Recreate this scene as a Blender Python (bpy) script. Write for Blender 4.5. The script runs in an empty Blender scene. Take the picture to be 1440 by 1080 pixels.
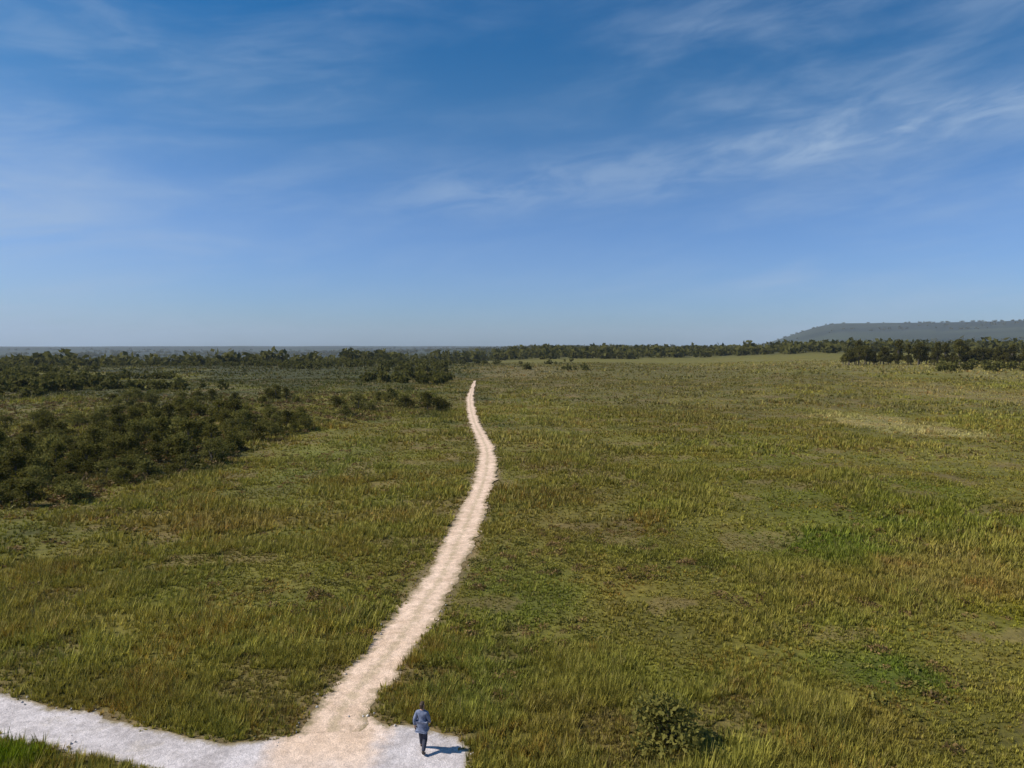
import bpy, bmesh, math, random
import numpy as np
from mathutils import Vector, Matrix, Euler
random.seed(7); rng = np.random.default_rng(7)
S = bpy.context.scene
COL = S.collection
H = 15.0
PITCH = math.radians(3.09)
SUN_EL, SUN_AHEAD = math.radians(43), math.radians(-4)      # sun on the left, a little ahead of the view
TOSUN = Vector((-math.cos(SUN_EL)*math.cos(SUN_AHEAD), math.cos(SUN_EL)*math.sin(SUN_AHEAD), math.sin(SUN_EL)))

# ------------------------------------------------------------------ helpers
def lin(c):
    c = np.asarray(c, float)/255
    return np.where(c <= .04045, c/12.92, ((c+.055)/1.055)**2.4)

def G(px, py):
    """ground point (z=0) seen at a photo position: used to survey where things stand"""
    r, u = (px-720)/1000, -(py-540)/1000
    d = (r, math.cos(PITCH)+u*math.sin(PITCH), -math.sin(PITCH)+u*math.cos(PITCH))
    t = H/-d[2]
    return np.array((d[0]*t, d[1]*t))

def sstep(a, b, x):
    t = np.clip((x-a)/(b-a), 0, 1)
    return t*t*(3-2*t)

_perm = np.random.default_rng(3).random(65536)
def vnoise(x, y):
    xi, yi = np.floor(x).astype(np.int64), np.floor(y).astype(np.int64)
    fx, fy = x-xi, y-yi
    fx, fy = fx*fx*(3-2*fx), fy*fy*(3-2*fy)
    hsh = lambda a, b: _perm[((a*73856093) ^ (b*19349663)) & 65535]
    return (hsh(xi, yi)*(1-fx)+hsh(xi+1, yi)*fx)*(1-fy)+(hsh(xi, yi+1)*(1-fx)+hsh(xi+1, yi+1)*fx)*fy
def fbm(x, y, sc, octv=4, seed=0.0, gain=.5):
    s = 0; a = 1; n = 0
    for k in range(octv):
        s = s+a*vnoise(x/sc+seed+k*17.3, y/sc-seed+k*9.7); n += a; a *= gain; sc /= 2.03
    return s/n

def tag(o, label=None, cat=None, group=None, kind=None):
    if label: o['label'] = label
    if cat: o['category'] = cat
    if group: o['group'] = group
    if kind: o['kind'] = kind
    return o

def mesh_np(name, co, faces_flat, nper, mat, parent=None, smooth=False):
    me = bpy.data.meshes.new(name)
    nf = len(faces_flat)//nper
    me.vertices.add(len(co)); me.vertices.foreach_set('co', np.asarray(co, np.float32).ravel())
    me.loops.add(len(faces_flat)); me.loops.foreach_set('vertex_index', np.asarray(faces_flat, np.int32))
    me.polygons.add(nf)
    me.polygons.foreach_set('loop_start', np.arange(0, nf*nper, nper, dtype=np.int32))
    me.polygons.foreach_set('loop_total', np.full(nf, nper, np.int32))
    if smooth: me.polygons.foreach_set('use_smooth', np.ones(nf, bool))
    me.update(calc_edges=True)
    me.materials.append(mat)
    o = bpy.data.objects.new(name, me); COL.objects.link(o); o.parent = parent
    return o

def colattr(me, rgb):
    a = me.color_attributes.new('tint', 'FLOAT_COLOR', 'POINT')
    a.data.foreach_set('color', np.concatenate([rgb, np.ones((len(rgb), 1))], 1).astype(np.float32).ravel())

def empty(name, loc=(0, 0, 0), rz=0):
    o = bpy.data.objects.new(name, None); COL.objects.link(o)
    o.location = loc; o.rotation_euler = (0, 0, rz); o.empty_display_size = .3
    return o

# ------------------------------------------------------------------ materials
def newmat(name):
    m = bpy.data.materials.new(name); m.use_nodes = True
    nt = m.node_tree; b = nt.nodes['Principled BSDF']
    b.inputs['Specular IOR Level'].default_value = .25
    return m, nt, b
def N(nt, t, **kw):
    n = nt.nodes.new(t)
    for k, v in kw.items():
        if k in n.inputs.keys(): n.inputs[k].default_value = v
        else: setattr(n, k, v)
    return n
def math_(nt, op, a, b=None, c=None):
    n = nt.nodes.new('ShaderNodeMath'); n.operation = op
    for i, v in enumerate((a, b, c)):
        if v is None: continue
        if isinstance(v, (int, float)): n.inputs[i].default_value = v
        else: nt.links.new(v, n.inputs[i])
    return n.outputs[0]
def noise(nt, vec, scale, detail=4, rough=.55, dist=0.0):
    n = N(nt, 'ShaderNodeTexNoise', Scale=scale, Detail=detail, Roughness=rough, Distortion=dist)
    nt.links.new(vec, n.inputs['Vector']); return n.outputs['Fac']
def ramp(nt, fac, lo, hi, a=0., b=1.):
    n = N(nt, 'ShaderNodeMapRange', interpolation_type='SMOOTHSTEP')
    n.inputs['From Min'].default_value = lo; n.inputs['From Max'].default_value = hi
    n.inputs['To Min'].default_value = a; n.inputs['To Max'].default_value = b
    nt.links.new(fac, n.inputs['Value']); return n.outputs['Result']
def mix(nt, fac, a, b, mode='MIX'):
    n = nt.nodes.new('ShaderNodeMix'); n.data_type = 'RGBA'; n.blend_type = mode
    for i, v in ((0, fac), (6, a), (7, b)):
        if isinstance(v, (int, float)): n.inputs[i].default_value = v
        elif isinstance(v, (tuple, list, np.ndarray)): n.inputs[i].default_value = tuple(v)[:3]+(1,)
        else: nt.links.new(v, n.inputs[i])
    return n.outputs[2]
def scaled(nt, col, fac):
    n = nt.nodes.new('ShaderNodeVectorMath'); n.operation = 'SCALE'
    nt.links.new(col, n.inputs[0]); nt.links.new(fac, n.inputs['Scale']); return n.outputs[0]
def objco(nt): return nt.nodes.new('ShaderNodeTexCoord').outputs['Object']

def mat_ground():
    m, nt, b = newmat('heath_soil')
    co = objco(nt)
    a = N(nt, 'ShaderNodeAttribute', attribute_name='tint').outputs['Color']
    f = math_(nt, 'MULTIPLY', ramp(nt, noise(nt, co, 1.7, 8, .7), .28, .72, .62, 1.38),
              ramp(nt, noise(nt, co, .13, 6, .6), .3, .7, .8, 1.2))
    c = scaled(nt, a, f)
    nt.links.new(c, b.inputs['Base Color']); b.inputs['Roughness'].default_value = .95
    bp = N(nt, 'ShaderNodeBump', Strength=.8, Distance=.25)
    nt.links.new(noise(nt, co, 1.1, 9, .7), bp.inputs['Height']); nt.links.new(bp.outputs[0], b.inputs['Normal'])
    return m
def mat_grass():
    m, nt, b = newmat('grass_blades')
    co = objco(nt)
    a = N(nt, 'ShaderNodeAttribute', attribute_name='tint').outputs['Color']
    c = scaled(nt, a, ramp(nt, noise(nt, co, 2.6, 5, .7), .28, .72, .68, 1.32))
    nt.links.new(c, b.inputs['Base Color']); b.inputs['Roughness'].default_value = .7
    t = nt.nodes.new('ShaderNodeBsdfTranslucent'); nt.links.new(c, t.inputs['Color'])
    mx = N(nt, 'ShaderNodeMixShader'); mx.inputs[0].default_value = .3
    nt.links.new(b.outputs[0], mx.inputs[1]); nt.links.new(t.outputs[0], mx.inputs[2])
    nt.links.new(mx.outputs[0], nt.nodes['Material Output'].inputs['Surface'])
    return m
def mat_leaf(name, c1, c2):
    m, nt, b = newmat(name)
    co = objco(nt)
    r = nt.nodes.new('ShaderNodeObjectInfo').outputs['Random']
    c = mix(nt, ramp(nt, noise(nt, co, 1.6, 5, .7), .3, .7), c1, c2)
    c = scaled(nt, c, math_(nt, 'MULTIPLY_ADD', r, .5, .75))
    nt.links.new(c, b.inputs['Base Color']); b.inputs['Roughness'].default_value = .8; b.inputs['Specular IOR Level'].default_value = .08
    t = nt.nodes.new('ShaderNodeBsdfTranslucent'); nt.links.new(c, t.inputs['Color'])
    mx = N(nt, 'ShaderNodeMixShader'); mx.inputs[0].default_value = .4
    nt.links.new(b.outputs[0], mx.inputs[1]); nt.links.new(t.outputs[0], mx.inputs[2])
    nt.links.new(mx.outputs[0], nt.nodes['Material Output'].inputs['Surface'])
    return m
SAND_X = -7.0
def mat_gravel(name, road):
    m, nt, b = newmat(name)
    co = objco(nt)
    s3 = nt.nodes.new('ShaderNodeSeparateXYZ'); nt.links.new(co, s3.inputs[0])
    w = noise(nt, co, .8, 7, .7); w2 = noise(nt, co, 2.4, 7, .75)
    # sand: compacted pale middle, damp and stony patches, soil and litter worked in at the edges
    c = mix(nt, ramp(nt, noise(nt, co, .9, 6, .6), .3, .7), (.54, .385, .27), (.68, .50, .37))
    c = mix(nt, ramp(nt, noise(nt, co, .42, 7, .7, .8), .50, .72, 0, .6), c, (.38, .265, .17))
    c = mix(nt, ramp(nt, w2, .60, .74, 0, .5), c, (.66, .56, .47))
    if road:
        g = mix(nt, ramp(nt, noise(nt, co, .7, 6, .6), .3, .7), (.39, .345, .33), (.53, .475, .46))
        g = mix(nt, ramp(nt, noise(nt, co, .33, 7, .7, .8), .52, .74, 0, .6), g, (.34, .285, .225))
        g = mix(nt, ramp(nt, w2, .60, .74, 0, .5), g, (.60, .57, .56))
        d = math_(nt, 'ABSOLUTE', math_(nt, 'SUBTRACT', s3.outputs[0], SAND_X))
        d = math_(nt, 'MULTIPLY_ADD', math_(nt, 'SUBTRACT', w, .5), 2.2, d)
        f = math_(nt, 'MULTIPLY', ramp(nt, d, 2.7, 1.3), ramp(nt, math_(nt, 'MULTIPLY_ADD', math_(nt, 'SUBTRACT', w, .5), 3.0, s3.outputs[1]), 23.0, 26.2, .45, 1))
        c = mix(nt, f, g, c)
    e = N(nt, 'ShaderNodeAttribute', attribute_name='edge').outputs['Fac']
    e = math_(nt, 'MULTIPLY_ADD', math_(nt, 'SUBTRACT', noise(nt, co, 1.9, 7, .75), .5), 1.5, e)
    if not road:      # feet keep two lines bare; the middle holds some soil and turf
        c = mix(nt, ramp(nt, e, .30, .0, 0, .45), c, (.27, .215, .11))
    c = mix(nt, ramp(nt, e, .50, 1.08, 0, .9), c, (.20, .155, .075))
    c = scaled(nt, c, math_(nt, 'MULTIPLY', ramp(nt, noise(nt, co, 19, 3, .8), .3, .7, .94, 1.44), ramp(nt, noise(nt, co, 2.8, 6, .75), .3, .7, .80, 1.14)))
    nt.links.new(c, b.inputs['Base Color']); b.inputs['Roughness'].default_value = .92
    bp = N(nt, 'ShaderNodeBump', Strength=.9, Distance=.07)
    nt.links.new(noise(nt, co, 5, 8, .75), bp.inputs['Height']); nt.links.new(bp.outputs[0], b.inputs['Normal'])
    return m
def mat_simple(name, c1, c2, scale=8, rough=.8):
    m, nt, b = newmat(name)
    c = mix(nt, ramp(nt, noise(nt, objco(nt), scale, 5, .65), .35, .65), c1, c2)
    nt.links.new(c, b.inputs['Base Color']); b.inputs['Roughness'].default_value = rough
    return m

M_GROUND, M_GRASS = mat_ground(), mat_grass()
M_SCRUB = mat_leaf('scrub_leaves', (.066, .066, .014), (.135, .118, .024))
M_SCRUB_PALE = mat_leaf('pale_scrub_leaves', (.10, .10, .022), (.19, .17, .045))
M_BUSH = mat_leaf('gorse_leaves', (.19, .18, .04), (.32, .28, .07))
M_WOOD = mat_leaf('wood_leaves', (.066, .064, .016), (.12, .105, .024))
M_FAR = mat_leaf('far_scrub_leaves', (.060, .062, .014), (.115, .104, .024))
M_BARK = mat_simple('bark', (.07, .055, .04), (.13, .11, .09), 14)
M_ROAD = mat_gravel('pale_limestone_gravel', True)
M_PATH = mat_gravel('pink_sand', False)
M_STONE = mat_simple('stone', (.42, .38, .33), (.58, .53, .48), 6)

# ------------------------------------------------------------------ path and road surveyed on the ground
PATH_PX = [(466, 1030), (478, 1003), (503, 969), (532, 935), (559, 901), (584, 867), (606, 833),
           (627, 799), (643, 765), (659, 731), (673, 697), (684, 663), (683, 629), (667, 595), (661, 563), (665, 546), (668, 538)]
def spline(P, n):
    P = np.array(P, float); out = []
    for i in range(len(P)-1):
        p0, p1, p2, p3 = P[max(i-1, 0)], P[i], P[i+1], P[min(i+2, len(P)-1)]
        L = np.linalg.norm(p2-p1); k = max(2, int(L/n))
        for t in np.linspace(0, 1, k, endpoint=False):
            out.append(.5*((2*p1)+(-p0+p2)*t+(2*p0-5*p1+4*p2-p3)*t*t+(-p0+3*p1-3*p2+p3)*t**3))
    out.append(P[-1]); return np.array(out)
PATH = spline([G(*p) for p in PATH_PX], .3)
PATH_D = np.hypot(PATH[:, 0], PATH[:, 1])
PATH_W = (fbm(np.arange(len(PATH))*.3, np.zeros(len(PATH)), 6, 3, 14.)-.5)*.55+1.18+.25*sstep(34, 26, PATH_D)-.15*sstep(80, 150, PATH_D)-.5*sstep(180, 290, PATH_D)

ROAD_TOP = [(-420, 905), (-200, 936), (-80, 959), (0, 976), (75, 992), (150, 1008), (187, 1017), (221, 1027), (255, 1032), (289, 1037), (340, 1043),
            (385, 1042), (420, 1033), (450, 1018), (500, 998), (524, 1008), (548, 1019), (585, 1018), (618, 1026), (643, 1036), (654, 1052), (656, 1070), (650, 1110), (640, 1190), (650, 1400)]
ROAD_BOT = [(-420, 948), (-200, 986), (-80, 1014), (0, 1037), (51, 1047), (102, 1058), (136, 1065), (170, 1073), (200, 1084), (260, 1115), (320, 1180), (350, 1400)]
rt = spline([G(*p) for p in ROAD_TOP], .25); rb = spline([G(*p) for p in ROAD_BOT], .25)
ROAD = np.concatenate([rt, rb[::-1]])
ROAD = ROAD[np.concatenate([[True], np.linalg.norm(np.diff(ROAD, axis=0), axis=1) > .12])]
_a = .5*np.sum(ROAD[:, 0]*np.roll(ROAD[:, 1], -1)-np.roll(ROAD[:, 0], -1)*ROAD[:, 1]); SGN = 1 if _a > 0 else -1

def inside(poly, x, y):
    r = np.zeros(x.shape, bool)
    x0, y0 = poly[:, 0], poly[:, 1]; x1, y1 = np.roll(x0, 1), np.roll(y0, 1)
    for a, b, c, d in zip(x0, y0, x1, y1):
        if b == d: continue
        k = ((b > y) != (d > y)) & (x < (c-a)*(y-b)/(d-b)+a)
        r ^= k
    return r
def polydist(P, x, y):
    """distance to a polyline's points (dense), with the index of the nearest"""
    best = np.full(x.shape, 1e9); idx = np.zeros(x.shape, int)
    for i in range(0, len(P)):
        d = (x-P[i, 0])**2+(y-P[i, 1])**2
        k = d < best; best[k] = d[k]; idx[k] = i
    return np.sqrt(best), idx
def bare(x, y):
    """signed distance-like: <0 on path or road, metres outside >0 (only near them)"""
    out = np.full(x.shape, 99.)
    near = (np.abs(x) < 60) & (y > 5) & (y < 420)
    xs, ys = x[near], y[near]
    sel = (xs > -16) & (xs < 6)
    dv = np.full(xs.shape, 99.)
    d, i = polydist(PATH[::2], xs[sel], ys[sel]); dv[sel] = d-PATH_W[::2][i]
    selr = ys < 45
    dr, _ = polydist(ROAD[::2], xs[selr], ys[selr])
    ins = inside(ROAD, xs[selr], ys[selr])
    dr = np.where(ins, -dr-.01, dr)
    dv[selr] = np.minimum(dv[selr], dr)
    out[near] = dv
    return out

# ------------------------------------------------------------------ terrain height
def height(x, y):
    d = np.hypot(x, y); az = np.degrees(np.arctan2(x, y))
    und = (fbm(x, y, 60, 3, 1.7)-.5)*1.5*sstep(60, 140, d)+(fbm(x, y, 240, 3, 5.1)-.5)*4*sstep(170, 420, d)
    right = sstep(13, 24, az)*(1-sstep(80, 140, az))
    rise = right*(4.0*sstep(170, 420, d)+3*sstep(500, 1100, d))
    left = 1-sstep(-17, 5, az)
    edge = 560+120*(fbm(az*10, az*0, 60, 3, 8.)-.5)
    drop = -48*left*sstep(0, 900, d-edge)
    hill = 255*sstep(18.2, 25.5, az+2.5*(fbm(x, y, 2000, 3, 2.)-.5))*(1-sstep(60, 90, az))*sstep(4500, 9000, d)*(1-.5*sstep(9600, 13500, d))
    hill = hill*(.88+.24*fbm(x, y, 1900, 4, 3.3))
    far = (46+36*(fbm(x, y, 2600, 4, 9.)-.5))*left*sstep(6500, 11500, d)+(fbm(x, y, 900, 4, 4.)-.5)*20*sstep(1800, 4000, d)
    return und+rise+drop+hill+far

# ------------------------------------------------------------------ vegetation colour of the heath (what grows where)
BASE = lin((94, 88, 37))
PATCH = [  # survey position, half extents in the photo, tint, strength
    ((1240, 715), (230, 50), (77, 82, 22), .8), ((1130, 770), (150, 30), (70, 78, 18), .75), ((1400, 850), (70, 40), (90, 86, 16), .8),
    ((1330, 800), (110, 40), (102, 90, 44), .7), ((330, 733), (250, 20), (98, 83, 40), .8), ((800, 731), (110, 22), (95, 82, 36), .7),
    ((1000, 560), (260, 26), (97, 89, 46), .6), ((900, 545), (520, 36), (82, 75, 40), .8), ((1010, 630), (440, 60), (86, 79, 31), .7), ((250, 900), (280, 60), (101, 97, 42), .7), ((1255, 595), (74, 17), (122, 112, 74), .9), ((1390, 560), (90, 22), (110, 98, 62), .7),
    ((1300, 525), (240, 14), (106, 97, 62), .7), ((740, 527), (80, 12), (104, 92, 62), .6), ((750, 595), (90, 30), (104, 96, 48), .6),
    ((250, 560), (420, 50), (58, 58, 24), .95), ((60, 575), (80, 22), (88, 80, 36), .7), ((260, 520), (420, 22), (50, 50, 21), 1.0),
    ((120, 660), (190, 40), (60, 56, 26), 1.0), ((300, 800), (160, 30), (84, 82, 32), .5), ((380, 815), (60, 40), (104, 96, 46), .5),
    ((30, 1075), (130, 24), (72, 84, 8), 1.0), ((760, 850), (90, 60), (80, 86, 30), .6), ((960, 870), (90, 50), (90, 82, 34), .6),
    ((900, 760), (90, 35), (82, 80, 28), .5), ((990, 795), (40, 14), (72, 70, 22), .8), ((1260, 950), (70, 30), (66, 78, 20), .8),
    ((1180, 935), (80, 25), (76, 82, 28), .6), ((1050, 1060), (80, 18), (106, 98, 46), .7), ((1300, 1040), (130, 30), (86, 80, 34), .6),
    ((700, 960), (90, 60), (86, 92, 38), .5), ((720, 800), (70, 30), (90, 94, 40), .4), ((480, 650), (90, 30), (90, 94, 44), .4),
    ((1010, 640), (200, 30), (96, 93, 36), .4), ((1330, 640), (120, 25), (104, 98, 46), .5)]
def ppm(py):
    g = G(720, py); return 1000/(g[1]*math.cos(PITCH)+H*math.sin(PITCH))
PG = []
for (cx, cy), (rx, ry), c, s in PATCH:
    g = G(cx, cy); ym, yM = G(cx, cy+ry)[1], G(cx, max(cy-ry, 500))[1]
    PG.append((g[0]+0*rx, (ym+yM)/2, rx/ppm(cy), max((yM-ym)/2, 1.), lin(c), s))
def heath(x, y):
    n1 = fbm(x, y, 22, 4, 2.2)-.5; n2 = fbm(x, y, 22, 4, 7.7)-.5; n3 = fbm(x, y, 5, 4, 4.4); n5 = fbm(x, y, 7, 4, 14.4); n4 = fbm(x, y, 1.6, 3, 6.1)
    d = np.hypot(x, y)
    c = np.repeat(BASE[None], len(x), 0)
    for gx, gy, rx, ry, col, s in PG:
        w = (x-gx+n1*rx*1.4)/rx; v = (y-gy+n2*ry*1.4)/ry; w = w+(n3-.5)*1.1; v = v+(n5-.5)*1.1
        k = s*sstep(1.25, .55, np.sqrt(w*w+v*v))
        c = c*(1-k[:, None])+col[None]*k[:, None]
    # heather-brown and fresh-green mottling
    br = sstep(.54, .72, n3)[:, None]*.32; gr = sstep(.46, .28, n3)[:, None]*.28
    c = c*(1-br)+c*np.array((1.10, .86, .95))[None]*br
    c = c*(1-gr)+c*np.array((.82, 1.04, .75))[None]*gr
    c = c*(.86+.28*n4)[:, None]*np.array((1, 1, .82))[None]
    return c
KG, KT = 1.15, 2.42       # soil and blade albedo relative to the surveyed hue

def lowland(x, y, c):
    """far plain: woods and fields"""
    d = np.hypot(x, y); k = sstep(700, 1300, d)
    w = fbm(x/2.2, y, 420, 4, 6.6); fld = fbm(x/2.5, y, 260, 2, 1.1)
    f = lin((54, 60, 38))[None]*(.6+.7*fld)[:, None]
    f = np.where((w > .52)[:, None], lin((36, 43, 27))[None], f)
    return c*(1-k[:, None])+f*k[:, None]

# ------------------------------------------------------------------ ground
def build_ground():
    az = np.radians(np.concatenate([np.arange(-180, -52, 2.), np.arange(-52, 52, .17), np.arange(52, 180, 2.)]))
    r = [1.5]
    while r[-1] < 14500: r.append(r[-1]*1.013+.02)
    r = np.array(r)
    R, A = np.meshgrid(r, az, indexing='ij')
    x, y = (R*np.sin(A)).ravel(), (R*np.cos(A)).ravel()
    z = height(x, y)
    x = np.append(x, 0); y = np.append(y, 0); z = np.append(z, 0)
    nr, na = R.shape
    i, j = np.meshgrid(np.arange(nr-1), np.arange(na), indexing='ij')
    j2 = (j+1) % na
    f = np.stack([i*na+j, i*na+j2, (i+1)*na+j2, (i+1)*na+j], -1).reshape(-1)
    o = mesh_np('ground', np.stack([x, y, z], 1), f, 4, M_GROUND, smooth=True)
    c = lowland(x, y, heath(x, y)*KG)
    b = bare(x, y)
    k = sstep(.85, -.1, b-.7*(fbm(x, y, 1.4, 4, 3.)-.4))[:, None]*.85
    c = c*(1-k)+lin((122, 104, 74))[None]*k
    colattr(o.data, c*(1-.45*sstep(.40, .33, fbm(x, y, 4.5, 4, 51.))[:, None]*(np.hypot(x, y) < 330)[:, None])+lin((116, 96, 62))[None]*.45*(sstep(.40, .33, fbm(x, y, 4.5, 4, 51.))*(np.hypot(x, y) < 330))[:, None])
    # centre fan closes the disc
    tag(o, kind='structure')
    return o
build_ground()

def build_path():
    P = PATH; T = np.gradient(P, axis=0); T /= np.linalg.norm(T, axis=1)[:, None]
    Nn = np.stack([T[:, 1], -T[:, 0]], 1)
    s = np.arange(len(P))*.3
    cols = 9; co = []
    for k in range(cols):
        t = k/(cols-1)*2-1
        jit = (fbm(s, s*0+(31 if t > 0 else 77), 1.3, 5, 2., .75)-.5)*1.25      # ragged edge, its own on each side
        w = (PATH_W+jit)*t
        q = P+Nn*w[:, None]
        z = height(q[:, 0], q[:, 1])+.015+.0009*np.hypot(q[:, 0], q[:, 1])*sstep(40, 80, np.hypot(q[:, 0], q[:, 1]))-.02*(abs(t) < .5)*0
        co.append(np.stack([q[:, 0], q[:, 1], z], 1))
    co = np.stack(co, 1).reshape(-1, 3); n = len(P)
    i, k = np.meshgrid(np.arange(n-1), np.arange(cols-1), indexing='ij')
    f = np.stack([i*cols+k, i*cols+k+1, (i+1)*cols+k+1, (i+1)*cols+k], -1).reshape(-1)
    o = mesh_np('path', co, f, 4, M_PATH, smooth=True); tag(o, kind='structure')
    at = o.data.attributes.new('edge', 'FLOAT', 'POINT')
    at.data.foreach_set('value', np.tile(np.abs(np.linspace(-1, 1, cols)), n).astype(np.float32))
build_path()

def build_road():
    P = ROAD; T = np.roll(P, -1, 0)-np.roll(P, 1, 0); T /= np.linalg.norm(T, axis=1)[:, None]+1e-9
    Nn = np.stack([T[:, 1], -T[:, 0]], 1); s = np.arange(len(P))*.25
    Q = P+Nn*((fbm(s, s*0, 1.6, 5, 5.)-.5)*.95)[:, None]
    from mathutils.geometry import delaunay_2d_cdt
    lo, hi = Q.min(0), Q.max(0)
    gx, gy = np.meshgrid(np.arange(lo[0], hi[0], .4), np.arange(lo[1], hi[1], .4))
    gx, gy = gx.ravel()+rng.uniform(-.1, .1, gx.size), gy.ravel()+rng.uniform(-.1, .1, gy.size)
    k = inside(Q, gx, gy); gx, gy = gx[k], gy[k]
    d, _ = polydist(Q, gx, gy); k = d > .12; gx, gy = gx[k], gy[k]
    pts = [Vector(p) for p in Q.tolist()]+[Vector(p) for p in np.stack([gx, gy], 1).tolist()]
    n = len(Q)
    v, _, f, _, _, _ = delaunay_2d_cdt(pts, [(a, (a+1) % n) for a in range(n)], [], 1, 1e-5)
    co = np.array([tuple(p) for p in v]); F = np.array([t[:3] for t in f])
    A, B, C = co[F[:, 0]], co[F[:, 1]], co[F[:, 2]]
    cr = (B[:, 0]-A[:, 0])*(C[:, 1]-A[:, 1])-(B[:, 1]-A[:, 1])*(C[:, 0]-A[:, 0])
    mid = (A+B+C)/3; k = inside(Q, mid[:, 0], mid[:, 1]) & (np.abs(cr) > 1e-9)
    F = np.where((cr < 0)[:, None], F[:, ::-1], F)[k]
    o = mesh_np('road', np.concatenate([co, np.full((len(co), 1), .010)], 1), F.ravel(), 3, M_ROAD, smooth=True)
    d, _ = polydist(Q, co[:, 0], co[:, 1])
    at = o.data.attributes.new('edge', 'FLOAT', 'POINT'); at.data.foreach_set('value', np.clip(1-d/.8, 0, 1).astype(np.float32))
    tag(o, kind='structure')
build_road()

# ------------------------------------------------------------------ grass: blades in tussocks
def build_grass():
    X, D, SZ, NB, LW = [], [], [], [], []
    def band(d0, d1, dens, nb, hgt, wid, span=44):
        a = math.radians(span)
        n = int(dens*a*(d1*d1-d0*d0))
        d = np.sqrt(rng.random(n)*(d1*d1-d0*d0)+d0*d0); t = (rng.random(n)*2-1)*a
        return d*np.sin(t), d*np.cos(t), nb, hgt, wid
    CO = []; TI = []
    for args in ((12, 24, 10, 8, .26, .030), (24, 36, 46, 11, .22, .024), (36, 58, 22, 9, .25, .036), (58, 100, 7.5, 7, .30, .06), (100, 180, 2.2, 6, .34, .10), (180, 330, .65, 5, .40, .18), (330, 620, .12, 5, .55, .34)):
        x, y, nb, hg, wd = band(*args)
        b = bare(x, y)
        n5 = fbm(x, y, 2.4, 3, 12.); keep = (b > -.22+.95*(fbm(x, y, .8, 3, 31.)-.42)) & (rng.random(len(x)) < np.clip(.55+b*1.4, .16, 1)) & (rng.random(len(x)) < sstep(.18, .46, n5)*.7+.3)
        x, y, b, n5 = x[keep], y[keep], b[keep], n5[keep]
        n = len(x)
        z = height(x, y)
        big = (.55+1.1*fbm(x, y, 3.1, 3, 21.)**1.3)*(.7+.6*rng.random(n))*np.clip(.55+b*.6, .32, 1)
        sward = fbm(x, y, 9, 4, 41.)                      # short turf, ordinary sward, tall rank grass
        big = big*(.5+1.15*sstep(.36, .66, sward))
        open_ = fbm(x, y, 4.5, 4, 51.); worn = open_ < .36
        tus = rng.random(n) < .05
        big = np.where(tus, big*1.7, big)
        c = heath(x, y)*KT
        c = c*(.72+.56*rng.random(n))[:, None]
        c = np.where((worn & (rng.random(n) < .6))[:, None], c*.5+lin((118, 98, 62))[None]*.5, c); big = np.where(worn, big*.5, big)
        rust = (rng.random(n) < .35*sstep(.56, .7, fbm(x, y, 3.3, 4, 61.)))[:, None]; c = np.where(rust, c*np.array((1.06, .83, .8))[None], c)
        straw = (rng.random(n) < .08+.16*sstep(.5, .75, n5))[:, None]
        c = np.where(straw, c*.55+lin((150, 132, 84))[None]*.42, c)
        # blades
        ph = rng.random((n, nb))*6.283; lean = .25+.75*rng.random((n, nb))
        hh = hg*big[:, None]*(.55+.7*rng.random((n, nb)))
        rr = hh*lean*.75; br = hg*.45*big[:, None]*rng.random((n, nb))
        bx = x[:, None]+br*np.cos(ph); by = y[:, None]+br*np.sin(ph)
        pw = ph+1.571+(rng.random((n, nb))-.5)
        w = wd*(.6+.8*rng.random((n, nb)))
        p0 = np.stack([bx-w*np.cos(pw), by-w*np.sin(pw), np.repeat(z[:, None], nb, 1)-.02], -1)
        p1 = np.stack([bx+w*np.cos(pw), by+w*np.sin(pw), np.repeat(z[:, None], nb, 1)-.02], -1)
        p2 = np.stack([bx+rr*np.cos(ph), by+rr*np.sin(ph), z[:, None]+hh], -1)
        CO.append(np.stack([p0, p1, p2], 2).reshape(-1, 3))
        TI.append(np.repeat(c, nb*3, 0))
    co = np.concatenate(CO); ti = np.concatenate(TI)
    print('grass tris', len(co)//3)
    o = mesh_np('grass', co, np.arange(len(co)), 3, M_GRASS)
    colattr(o.data, ti)
    tag(o, 'rough olive moorland grass covering the open ground on both sides of the sandy path', 'grass', kind='stuff')
build_grass()

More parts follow.
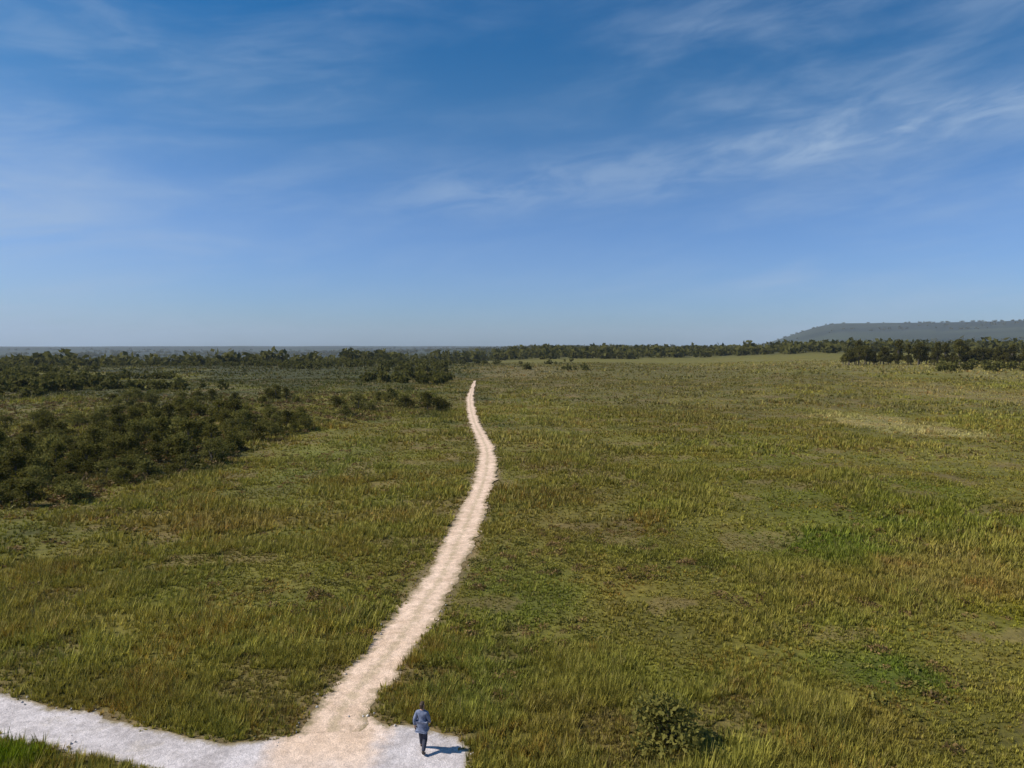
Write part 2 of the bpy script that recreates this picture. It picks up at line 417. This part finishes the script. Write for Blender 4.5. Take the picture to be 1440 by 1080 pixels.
def build_heather():
    a = math.radians(44); n = 26000
    d = 24*np.exp(rng.random(n)*math.log(240/24)); t = (rng.random(n)*2-1)*a
    x, y = d*np.sin(t), d*np.cos(t)
    th = inside(TH, x, y)
    p = np.where(th, .8, .55*sstep(.55, .68, fbm(x, y, 8, 4, 71.)))*np.where(th, 1, sstep(250, 90, d)*.8+.2)
    k = (rng.random(n) < p*np.clip(d/110, .25, 1)) & (bare(x, y) > .45)
    x, y, th, d = x[k], y[k], th[k], d[k]; z = height(x, y)
    co = []; ti = []
    for X, Y, Z, T, D in zip(x, y, z, th, d):
        r = rng.uniform(.25, .6)*(1.9 if T else 1); hh = r*rng.uniform(.45, .75); m = 60 if D < 60 else 30
        v = rng.normal(size=(m, 3)); v /= np.linalg.norm(v, axis=1)[:, None]; v[:, 2] = np.abs(v[:, 2])
        q = np.array((X, Y, Z))+v*np.array((r, r*rng.uniform(.7, 1.2), hh))*(rng.random(m)**.35)[:, None]
        u = rng.normal(size=(m, 3)); u /= np.linalg.norm(u, axis=1)[:, None]
        b = np.cross(u, rng.normal(size=(m, 3))); b /= np.linalg.norm(b, axis=1)[:, None]
        s = (r*(.16 if D < 60 else .24)*(.6+.8*rng.random(m)))[:, None]
        co.append(np.stack([q-u*s, q+b*s*.5, q+u*s, q-b*s*.5], 1).reshape(-1, 3))
        base = lin((88, 84, 34) if rng.random() < .5 else (100, 80, 46))*(1.3 if T else 1.7)*rng.uniform(.7, 1.2)
        ti.append(np.repeat(base[None]*(.75+.5*rng.random((m, 1))), 4, 0))
    co = np.concatenate(co); print('heather', len(x))
    o = mesh_np('heather', co, np.arange(len(co)), 4, M_GRASS); colattr(o.data, np.concatenate(ti))
    tag(o, 'low dark heather clumps scattered through the moorland grass and under the thicket', 'heather', kind='stuff')

# ------------------------------------------------------------------ loose stones along road and path (nobody could count them)
def build_stones():
    bm = bmesh.new()
    def stone(p, r):
        g = bmesh.ops.create_icosphere(bm, subdivisions=1, radius=1)
        m = Matrix.Translation(p) @ Euler((random.random()*6, random.random()*6, random.random()*6)).to_matrix().to_4x4()
        sc = (r*random.uniform(.8, 1.4), r*random.uniform(.7, 1.1), r*random.uniform(.5, .8))
        for v in g['verts']:
            v.co = m @ Vector([v.co[k]*sc[k]*random.uniform(.85, 1.15) for k in range(3)])
    for _ in range(170):
        i = random.randrange(len(ROAD)); p = ROAD[i]+np.array((random.gauss(0, .35), random.gauss(0, .35)))
        if np.hypot(*p) > 60: continue
        stone((p[0], p[1], .02), random.choice((.025, .03, .03, .04, .065)))
    for _ in range(220):
        i = random.randrange(len(PATH)//2); s = random.choice((-1, 1))
        p = PATH[i]+np.array((s*(PATH_W[i]+random.gauss(.05, .2)), random.gauss(0, .2)))
        z = float(height(np.array([p[0]]), np.array([p[1]]))[0])
        stone((p[0], p[1], z+.03), random.choice((.025, .03, .04, .05, .07)))
    me = bpy.data.meshes.new('loose_stones'); bm.to_mesh(me); bm.free(); me.materials.append(M_STONE)
    o = bpy.data.objects.new('loose_stones', me); COL.objects.link(o)
    tag(o, 'small pale stones scattered along the edges of road and path', 'stones', kind='stuff')
build_stones()

# ------------------------------------------------------------------ bushes and trees
def tube(bm, pts, radii, seg=7):
    prev = None
    for i, (p, r) in enumerate(zip(pts, radii)):
        p = Vector(p)
        d = (Vector(pts[min(i+1, len(pts)-1)])-Vector(pts[max(i-1, 0)])).normalized()
        a = d.orthogonal().normalized(); b = d.cross(a)
        ring = [bm.verts.new(p+(a*math.cos(t)+b*math.sin(t))*r) for t in [6.2832*k/seg for k in range(seg)]]
        if prev:
            off = min(range(seg), key=lambda o: sum((ring[(k+o) % seg].co-prev[k].co).length for k in range(seg)))
            ring = ring[off:]+ring[:off]
            for k in range(seg): bm.faces.new((prev[k], prev[(k+1) % seg], ring[(k+1) % seg], ring[k]))
        prev = ring
def bm_obj(name, bm, mat, parent=None, smooth=True):
    me = bpy.data.meshes.new(name); bm.to_mesh(me); bm.free(); me.materials.append(mat)
    if smooth:
        for p in me.polygons: p.use_smooth = True
    o = bpy.data.objects.new(name, me); COL.objects.link(o); o.parent = parent
    return o
def leaves(centres, per, size, r):
    """leaf faces in clumps around centres (x,y,z,R): denser near each clump's surface"""
    P = []
    for cx, cy, cz, R in centres:
        k = int(per*(R*R)/(r*r))+12
        v = rng.normal(size=(k, 3)); v /= np.linalg.norm(v, axis=1)[:, None]
        v[:, 2] *= .8
        rad = R*(rng.random(k)**.45)*(1+.22*rng.normal(size=k)).clip(.5, 1.5)
        P.append(np.array((cx, cy, cz))+v*rad[:, None])
    P = np.concatenate(P); P = P[P[:, 2] > .05]
    n = len(P)
    a = rng.normal(size=(n, 3)); a /= np.linalg.norm(a, axis=1)[:, None]
    b = np.cross(a, rng.normal(size=(n, 3))); b /= np.linalg.norm(b, axis=1)[:, None]
    s = (size*(.55+.9*rng.random(n)))[:, None]
    co = np.stack([P-a*s, P+b*s*.55, P+a*s, P-b*s*.55], 1).reshape(-1, 3)
    return co
def make_plant(name, W, Hh, trunk_h, nclump, per, leaf, mat, taper=0.0, limbs=5):
    root = empty(name)
    bm = bmesh.new()
    cs = []
    for k in range(nclump):
        t = rng.random(); ang = rng.random()*6.283
        zc = trunk_h+(Hh-trunk_h)*(.12+.76*t)
        prof = (1-taper*t)*math.sqrt(max(.08, 1-((t-.35)/.72)**2))
        rr = W*.5*prof*math.sqrt(rng.random())*.8
        cs.append((rr*math.cos(ang)*rng.uniform(.8, 1.2), rr*math.sin(ang), zc, W*rng.uniform(.13, .24)*(1-.35*taper*t)))
    lean = rng.normal(size=2)*.06*Hh
    tube(bm, [(0, 0, -.15), (lean[0]*.3, lean[1]*.3, max(trunk_h, .15)*.8), (lean[0]*.7, lean[1]*.7, Hh*.55), (lean[0], lean[1], Hh*.9)],
         [Hh*.028+.02, Hh*.022+.015, Hh*.013+.01, .012], 8)
    for k in range(limbs):
        c = cs[k % len(cs)]; z0 = max(.1, trunk_h*.6+(c[2]-trunk_h)*.3)
        f = min(1, z0/Hh)*.8
        tube(bm, [(lean[0]*f, lean[1]*f, z0), (c[0]*.5, c[1]*.5, (z0+c[2])*.52), (c[0], c[1], c[2])], [Hh*.013+.01, Hh*.009+.008, .008], 5)
    bm_obj('trunk', bm, M_BARK, root)
    co = leaves(cs, per, leaf, W*.2)
    mesh_np('crown', co, np.arange(len(co)), 4, mat, root)
    return root
def kids(o): return [c for c in bpy.data.objects if c.parent == o]
KID = {}
def copy_plant(src, loc, rz, sc):
    r = src.copy(); COL.objects.link(r)
    r.location = loc; r.rotation_euler = (0, 0, rz); r.scale = sc
    for c in KID[src.name]:
        q = c.copy(); COL.objects.link(q); q.parent = r
    return r
class Planter:
    def __init__(s, variants):
        s.v = variants; s.used = set()
        for v in variants: KID[v.name] = kids(v)
    def put(s, x, y, rz, sc, k=None, sink=.08):
        k = random.randrange(len(s.v)) if k is None else k
        z = float(height(np.array([x]), np.array([y]))[0])-sink
        if k not in s.used:
            s.used.add(k); o = s.v[k]; o.location = (x, y, z); o.rotation_euler = (0, 0, rz); o.scale = sc; return o
        return copy_plant(s.v[k], (x, y, z), rz, sc)

scrub = Planter([make_plant('scrub_bush', rng.uniform(3.2, 4.6), rng.uniform(2.3, 3.4), .25, 16, 80, .13, (M_SCRUB, M_SCRUB, M_SCRUB_PALE)[q % 3], rng.uniform(.1, .6)) for q in range(9)])
ZONES = [((-260, 676, 100, 712), 1.0), ((-260, 650, 262, 682), 1.25), ((-200, 622, 372, 654), 1.1), ((140, 590, 440, 622), .9), ((-160, 588, 140, 620), .25),
         ((150, 560, 640, 588), 1.3), ((-120, 560, 150, 588), .4)]
TH = [G(*p) for p in ((-300, 722), (20, 716), (105, 706), (180, 684), (275, 668), (330, 645), (400, 622), (450, 606), (560, 588), (645, 577), (600, 552), (100, 552), (-300, 552))]
TH = np.array(TH)
build_heather()
def zone_ok(x, y):
    r = (x, y)
    return inside(TH, np.array([x]), np.array([y]))[0]
pts = []
tries = 0
for (x0, y0, x1, y1), wgt in ZONES:
    n = 0; area = abs((G(x0, y0)-G(x1, y0))[0])*abs((G(x0, y0)-G(x0, y1))[1])
    want = min(int(area*wgt/11.5), 62); t = 0
    while n < want and t < 4000:
        t += 1
        a, b = G(random.uniform(x0, x1), 0+random.uniform(y0, y1)), None
        # uniform over ground depth
        ya, yb = G(0, y0)[1], G(0, y1)[1]; Y = random.uniform(min(ya, yb), max(ya, yb))
        sc = ppm(540+1000*math.tan(math.atan2(H, Y)-PITCH)); X = (random.uniform(x0, x1)-720)/sc
        if not zone_ok(X, Y): continue
        if any((X-p[0])**2+(Y-p[1])**2 < 2.3**2 for p in pts): continue
        pts.append((X, Y)); n += 1
print('scrub', len(pts))
for X, Y in pts[:290]:
    s = random.uniform(.5, 1.25)*(1.0+.25*min(1, max(0, (Y-90)/120)))
    o = scrub.put(X, Y, random.random()*6.28, (s*random.uniform(.85, 1.25), s, s*random.uniform(.65, 1.2)))
    tag(o, 'dark green scrub bush in the dense thicket left of the sandy path', 'bush', 'scrub bushes of the thicket')

bush = Planter([make_plant('gorse_bush', 3.1, 1.4, .06, 26, 85, .085, M_BUSH, .25, 9)])
def low(px, py, k, sc, label):
    g = G(px, py); o = bush.put(g[0], g[1], random.random()*6, (sc, sc, sc), k, .05)
    tag(o, label, 'bush')
low(937, 1048, 0, 1.15, 'broad low dark green bush standing alone on the open grass right of the path')

wood = Planter([make_plant('woodland_tree', rng.uniform(6.5, 9), rng.uniform(9.5, 12.5), rng.uniform(1.4, 2.4), 26, 70, .36, M_WOOD, .5, 8) for _ in range(5)])
nw = 0
for row, D in enumerate((418, 424, 431, 439)):
    X = 196+random.uniform(0, 5)+row*1.5
    while X < 372:
        Y = D+random.uniform(-4, 4)-(X-196)*.10
        s = random.choice((random.uniform(.5, .75), random.uniform(.8, 1.1), random.uniform(1.0, 1.3)))*(1 if X > 208 else .75)
        o = wood.put(X, Y, random.random()*6.28, (s, s, s*random.uniform(.9, 1.1)), None, .1)
        tag(o, 'dark tree in the belt of woodland along the right skyline', 'tree', 'trees of the woodland belt'); nw += 1
        X += random.uniform(3.6, 7.5)
print('wood', nw)

# far scrub and woods beyond the path's end: one uncountable mass
def build_far():
    C = []
    n = 6500
    for _ in range(n*6):
        if len(C) >= n: break
        a = math.radians(random.uniform(-46, 46)); d = 260*math.exp(random.random()*math.log(9000/260))
        x, y = d*math.sin(a), d*math.cos(a); az = math.degrees(a)
        w = float(fbm(np.array([x/2.2]), np.array([y]), 420 if d > 700 else 90, 4, 6.6)[0])
        left = az < -5
        thr = (.50 if az < 10 else .56) if d > 700 else (.40 if left else (.60 if az < 6 else .80))
        if w < thr: continue
        if abs(x-(-12)) < 8 and d < 420: continue
        C.append((x, y, d))
    out = []
    C = np.array(C)
    z = height(C[:, 0], C[:, 1])
    for (x, y, d), zz in zip(C, z):
        r = random.uniform(1.2, 2.4) if d < 700 else random.uniform(4, 9)*(1 if d < 3000 else 2.2)
        hh = r*random.uniform(.8, 1.2) if d < 3000 else random.uniform(5, 10)
        k = 46 if d < 700 else 26
        v = rng.normal(size=(k, 3)); v /= np.linalg.norm(v, axis=1)[:, None]
        v *= (rng.random(k)**.3)[:, None]
        p = np.array((x, y, zz+hh*.8))+v*np.array((r, r, hh))[None]
        a = rng.normal(size=(k, 3)); a /= np.linalg.norm(a, axis=1)[:, None]
        b = np.cross(a, rng.normal(size=(k, 3))); b /= np.linalg.norm(b, axis=1)[:, None]
        s = r*.42
        out.append(np.stack([p-a*s, p+b*s*.6, p+a*s, p-b*s*.6], 1).reshape(-1, 3))
    co = np.concatenate(out)
    o = mesh_np('distant_scrub', co, np.arange(len(co)), 4, M_FAR)
    tag(o, 'dark scrub and woods scattered over the far plain below the horizon', 'far scrub', kind='stuff')
build_far()

# ------------------------------------------------------------------ the person on the gravel
def skin_mesh(name, chains, mat, parent, root=0, levels=1):
    """chains: verts {key:(pos, radius)}, edges [(k,k)]"""
    V, E = chains
    keys = list(V); ix = {k: i for i, k in enumerate(keys)}
    me = bpy.data.meshes.new(name)
    me.from_pydata([V[k][0] for k in keys], [(ix[a], ix[b]) for a, b in E], [])
    o = bpy.data.objects.new(name, me); COL.objects.link(o)
    sk = o.modifiers.new('s', 'SKIN'); sk.use_smooth_shade = True; sk.branch_smoothing = .4
    for i, k in enumerate(keys):
        r = V[k][1]; d = me.skin_vertices[0].data[i]
        d.radius = r if isinstance(r, tuple) else (r, r)
        d.use_root = (i == root)
    sb = o.modifiers.new('d', 'SUBSURF'); sb.levels = levels; sb.render_levels = levels
    dg = bpy.context.evaluated_depsgraph_get(); dg.update()
    m2 = bpy.data.meshes.new_from_object(o.evaluated_get(dg))
    o.modifiers.clear(); o.data = m2; m2.materials.clear(); m2.materials.append(mat); o.parent = parent
    for p in m2.polygons: p.use_smooth = True
    return o
def build_person():
    g = G(594, 1057)
    root = empty('person', (g[0], g[1], .0165), math.radians(-14))
    root.scale = (1.1, 1.1, 1.06)
    tag(root, 'person in blue grey jacket and slate trousers walking on the pale gravel beside the path', 'person')
    skin = mat_simple('skin', (.42, .24, .17), (.50, .30, .21), 20, .55)
    jk = mat_simple('jacket_cloth', (.12, .145, .22), (.20, .225, .31), 9, .85)
    tr = mat_simple('trouser_cloth', (.028, .030, .044), (.055, .058, .08), 9, .9)
    hr = mat_simple('hair_strands', (.035, .022, .014), (.07, .045, .028), 60, .6)
    sh = mat_simple('boot_leather', (.05, .04, .035), (.09, .07, .05), 20, .6)
    ey = mat_simple('eye', (.03, .03, .03), (.04, .035, .03), 5, .2)
    up = {'pel': ((0, 0, .95), (.15, .11)), 'wai': ((0, .005, 1.10), (.135, .10)), 'che': ((0, .0, 1.28), (.155, .115)), 'nb': ((0, -.005, 1.43), (.085, .075)),
          'sl': ((-.165, -.005, 1.41), .066), 'el': ((-.235, -.11, 1.165), .047), 'wl': ((-.225, -.10, .92), .032),
          'sr': ((.165, -.005, 1.41), .066), 'er': ((.225, .035, 1.16), .047), 'wr': ((.20, .20, .965), .032)}
    ue = [('pel', 'wai'), ('wai', 'che'), ('che', 'nb'), ('nb', 'sl'), ('sl', 'el'), ('el', 'wl'), ('nb', 'sr'), ('sr', 'er'), ('er', 'wr')]
    lo = {'hl': ((-.09, 0, .88), .092), 'kl': ((-.105, .17, .51), .062), 'al': ((-.115, .24, .10), .044),
          'hr': ((.09, 0, .88), .092), 'kr': ((.105, .0, .48), .062), 'ar': ((.125, -.27, .135), .044)}
    le = [('pel', 'hl'), ('hl', 'kl'), ('kl', 'al'), ('pel', 'hr'), ('hr', 'kr'), ('kr', 'ar')]
    V = dict(up); V.update(lo)
    V.update({'ne': ((0, .01, 1.51), .052), 'jaw': ((0, .035, 1.565), (.062, .066)), 'mid': ((0, .022, 1.635), (.073, .09)), 'top': ((0, .012, 1.70), (.066, .08)), 'cro': ((0, .008, 1.735), (.035, .04)),
              'tl': ((-.135, .375, .05), .036), 'tr': ((.145, -.145, .04), .036),
              'pl': ((-.222, -.075, .852), (.02, .036)), 'pr': ((.19, .25, .915), (.02, .036))})
    E = ue+le+[('nb', 'ne'), ('ne', 'jaw'), ('jaw', 'mid'), ('mid', 'top'), ('top', 'cro'), ('al', 'tl'), ('ar', 'tr'), ('wl', 'pl'), ('wr', 'pr')]
    body = skin_mesh('body', (V, E), skin, root, 0, 2)
    # fingers, nose and ears joined into the same body mesh
    bm = bmesh.new(); bm.from_mesh(body.data)
    for sx, w, p in ((-1, V['wl'][0], V['pl'][0]), (1, V['wr'][0], V['pr'][0])):
        p = Vector(p); d = (p-Vector(w)).normalized(); side = Vector((0, 1, 0)); side = (side-d*side.dot(d)).normalized(); inn = Vector((-sx, 0, 0))
        for k, L in enumerate((.072, .082, .076, .058)):
            b0 = p+side*(.027-.018*k)+d*.012
            tube(bm, [b0, b0+d*L*.45+inn*.004, b0+d*L*.78+inn*.018, b0+d*L*.92+inn*.034], [.0095, .009, .008, .005], 6)
        b0 = p-d*.035+side*.026
        tube(bm, [b0, b0+d*.03+side*.022+inn*.008, b0+d*.06+side*.026+inn*.018], [.011, .010, .006], 6)
    tube(bm, [(0, .092, 1.655), (0, .112, 1.632), (0, .122, 1.612), (0, .096, 1.604)], [.007, .010, .013, .008], 6)
    for s in (-1, 1): tube(bm, [(s*.066, .012, 1.60), (s*.082, .006, 1.625), (s*.08, -.002, 1.655)], [.008, .012, .009], 6)
    tube(bm, [(-.024, .098, 1.577), (0, .106, 1.575), (.024, .098, 1.577)], [.004, .007, .004], 6)
    bm.to_mesh(body.data); bm.free()
    for p in body.data.polygons: p.use_smooth = True
    for s in (-1, 1):
        bm = bmesh.new(); bmesh.ops.create_uvsphere(bm, u_segments=10, v_segments=8, radius=.011)
        o = bm_obj('eye', bm, ey, root); o.location = (s*.03, .096, 1.64)
    grow = lambda d, k: {a: (p, tuple(q+k for q in r) if isinstance(r, tuple) else r+k) for a, (p, r) in d.items()}
    J = grow(up, .018); J['pel'] = ((0, 0, .93), (.205, .172)); J['hem'] = ((0, .005, .80), (.20, .175)); J['nb'] = ((0, -.005, 1.44), (.095, .085)); J['col'] = ((0, 0, 1.50), .066)
    J['wl'] = ((-.226, -.103, .95), .046); J['wr'] = ((.204, .18, .985), .046)
    jo = skin_mesh('jacket', (J, ue+[('nb', 'col'), ('pel', 'hem')]), jk, root, 0, 2)
    T = grow(lo, .02); T['pel'] = ((0, 0, .93), (.14, .10)); T['hl'] = (T['hl'][0], .098); T['hr'] = (T['hr'][0], .098); T['al'] = ((-.115, .235, .10), .068); T['ar'] = ((.125, -.262, .135), .068); T['kl'] = (T['kl'][0], .088); T['kr'] = (T['kr'][0], .088)
    skin_mesh('trousers', (T, le), tr, root, list(T).index('pel'), 2)
    for s, a, t in ((-1, V['al'][0], V['tl'][0]), (1, V['ar'][0], V['tr'][0])):
        a, t = Vector(a), Vector(t)
        B = {'a': (tuple(a+Vector((0, -.01, .05))), .055), 'h': (tuple(a+Vector((0, -.02, -.045))), .052), 'm': (tuple((a+t)/2+Vector((0, .02, -.03))), (.048, .045)), 't': (tuple(t+Vector((0, .03, 0))), (.046, .036))}
        skin_mesh('boot', (B, [('a', 'h'), ('h', 'm'), ('m', 't')]), sh, root, 1, 2)
    hv = {'a': ((0, .055, 1.725), (.05, .045)), 'b': ((0, -.01, 1.745), (.075, .06)), 'c': ((0, -.062, 1.68), (.08, .05)), 'd': ((0, -.066, 1.60), (.07, .04)), 'e': ((0, -.055, 1.53), (.05, .03))}
    skin_mesh('hair', (hv, [('a', 'b'), ('b', 'c'), ('c', 'd'), ('d', 'e')]), hr, root, 1, 2)
build_person()

# ------------------------------------------------------------------ haze
def build_haze():
    bm = bmesh.new(); bmesh.ops.create_cube(bm, size=1)
    for v in bm.verts:
        v.co = Vector((v.co.x*29600, v.co.y*29600, -75 if v.co.z < 0 else 320))
    m = bpy.data.materials.new('air'); m.use_nodes = True; nt = m.node_tree; nt.nodes.clear()
    out = nt.nodes.new('ShaderNodeOutputMaterial'); pv = nt.nodes.new('ShaderNodeVolumePrincipled')
    pv.inputs['Color'].default_value = (.72, .82, .95, 1); pv.inputs['Density'].default_value = HAZE; pv.inputs['Anisotropy'].default_value = 0.0
    nt.links.new(pv.outputs[0], out.inputs['Volume'])
    o = bm_obj('haze', bm, m, None, False); tag(o, 'thin blue haze over the far plain and hills', 'haze', kind='stuff')
HAZE = 4e-5
build_haze()

# ------------------------------------------------------------------ sky, sun, camera
def build_world():
    w = bpy.data.worlds.new('World'); S.world = w; w.use_nodes = True; nt = w.node_tree
    bg = nt.nodes['Background']; bg.inputs['Strength'].default_value = .075
    sky = nt.nodes.new('ShaderNodeTexSky'); sky.sky_type = 'NISHITA'; sky.sun_disc = False
    sky.sun_elevation = SUN_EL; sky.sun_rotation = math.atan2(TOSUN.x, TOSUN.y)
    sky.altitude = 60; sky.air_density = 1.0; sky.dust_density = .6; sky.ozone_density = 2.2
    co = nt.nodes.new('ShaderNodeTexCoord').outputs['Generated']
    sp = nt.nodes.new('ShaderNodeSeparateXYZ'); nt.links.new(co, sp.inputs[0])
    x, y, z = sp.outputs
    az = math_(nt, 'MULTIPLY', math_(nt, 'ARCTAN2', x, y), 57.2958)
    el = math_(nt, 'MULTIPLY', math_(nt, 'ARCSINE', z), 57.2958)
    tilt = math_(nt, 'SUBTRACT', el, math_(nt, 'MULTIPLY', az, .10))
    cb = nt.nodes.new('ShaderNodeCombineXYZ')
    nt.links.new(math_(nt, 'MULTIPLY', az, .07), cb.inputs[0]); nt.links.new(math_(nt, 'MULTIPLY', tilt, .33), cb.inputs[1])
    n1 = noise(nt, cb.outputs[0], .8, 6, .55, .5)
    cb2 = nt.nodes.new('ShaderNodeCombineXYZ')
    nt.links.new(math_(nt, 'MULTIPLY', az, .22), cb2.inputs[0]); nt.links.new(math_(nt, 'MULTIPLY', tilt, .75), cb2.inputs[1]); cb2.inputs[2].default_value = 4.2
    n2 = noise(nt, cb2.outputs[0], .8, 6, .56, .6)
    # long streak rising to the right
    g = math_(nt, 'DIVIDE', math_(nt, 'SUBTRACT', tilt, 12.3), 1.8)
    g = math_(nt, 'POWER', 2.718, math_(nt, 'MULTIPLY', math_(nt, 'MULTIPLY', g, g), -1))
    g = math_(nt, 'MULTIPLY', g, ramp(nt, az, -14, -4))
    streak = math_(nt, 'MULTIPLY', g, ramp(nt, n2, .30, .66, .12, 1.0))
    veil = math_(nt, 'MULTIPLY', ramp(nt, n1, .34, .70), ramp(nt, n2, .28, .7, .40, 1.0))
    reg = math_(nt, 'ADD', ramp(nt, az, 2, 20, .30, .95), ramp(nt, az, -5, -22, 0, .45))
    cov = math_(nt, 'ADD', math_(nt, 'MULTIPLY', streak, .36), math_(nt, 'MULTIPLY', math_(nt, 'MULTIPLY', veil, reg), .42))
    leftveil = math_(nt, 'MULTIPLY', math_(nt, 'MULTIPLY', ramp(nt, az, -16, -38), ramp(nt, el, 20, 8)), ramp(nt, n1, .3, .7, .14, .46))
    cov = math_(nt, 'MINIMUM', math_(nt, 'ADD', cov, leftveil), .8)
    grade = mix(nt, ramp(nt, el, 5, 21), SKY_LOW, SKY_MID)
    grade = mix(nt, ramp(nt, el, 13, 30), grade, SKY_HIGH)
    tint = mix(nt, 1.0, sky.outputs[0], grade, 'MULTIPLY')
    c = mix(nt, cov, tint, CLOUD)
    nt.links.new(c, bg.inputs['Color'])
SKY_LOW, SKY_MID, SKY_HIGH = (.62, .86, 1.32), (.39, .81, 1.10), (.06, .65, 1.08); CLOUD = (4.3, 5.7, 7.7)
build_world()

sl = bpy.data.lights.new('sun', 'SUN'); sl.energy = 4.7; sl.angle = math.radians(.53); sl.color = (1, .94, .85)
so = bpy.data.objects.new('sun', sl); COL.objects.link(so); so.rotation_euler = TOSUN.to_track_quat('Z', 'Y').to_euler(); so.location = (-50, 10, 60)

cam = bpy.data.cameras.new('camera'); cam.lens = 25; cam.sensor_width = 36; cam.clip_start = .1; cam.clip_end = 60000
co_ = bpy.data.objects.new('camera', cam); COL.objects.link(co_); co_.location = (0, 0, H); co_.rotation_euler = (math.pi/2-PITCH, 0, 0)
S.camera = co_
S.view_settings.view_transform = 'Standard'; S.view_settings.look = 'None'; S.view_settings.exposure = .25; S.view_settings.gamma = 1
S.cycles.volume_bounces = 0; S.cycles.max_bounces = 6; S.cycles.use_denoising = True
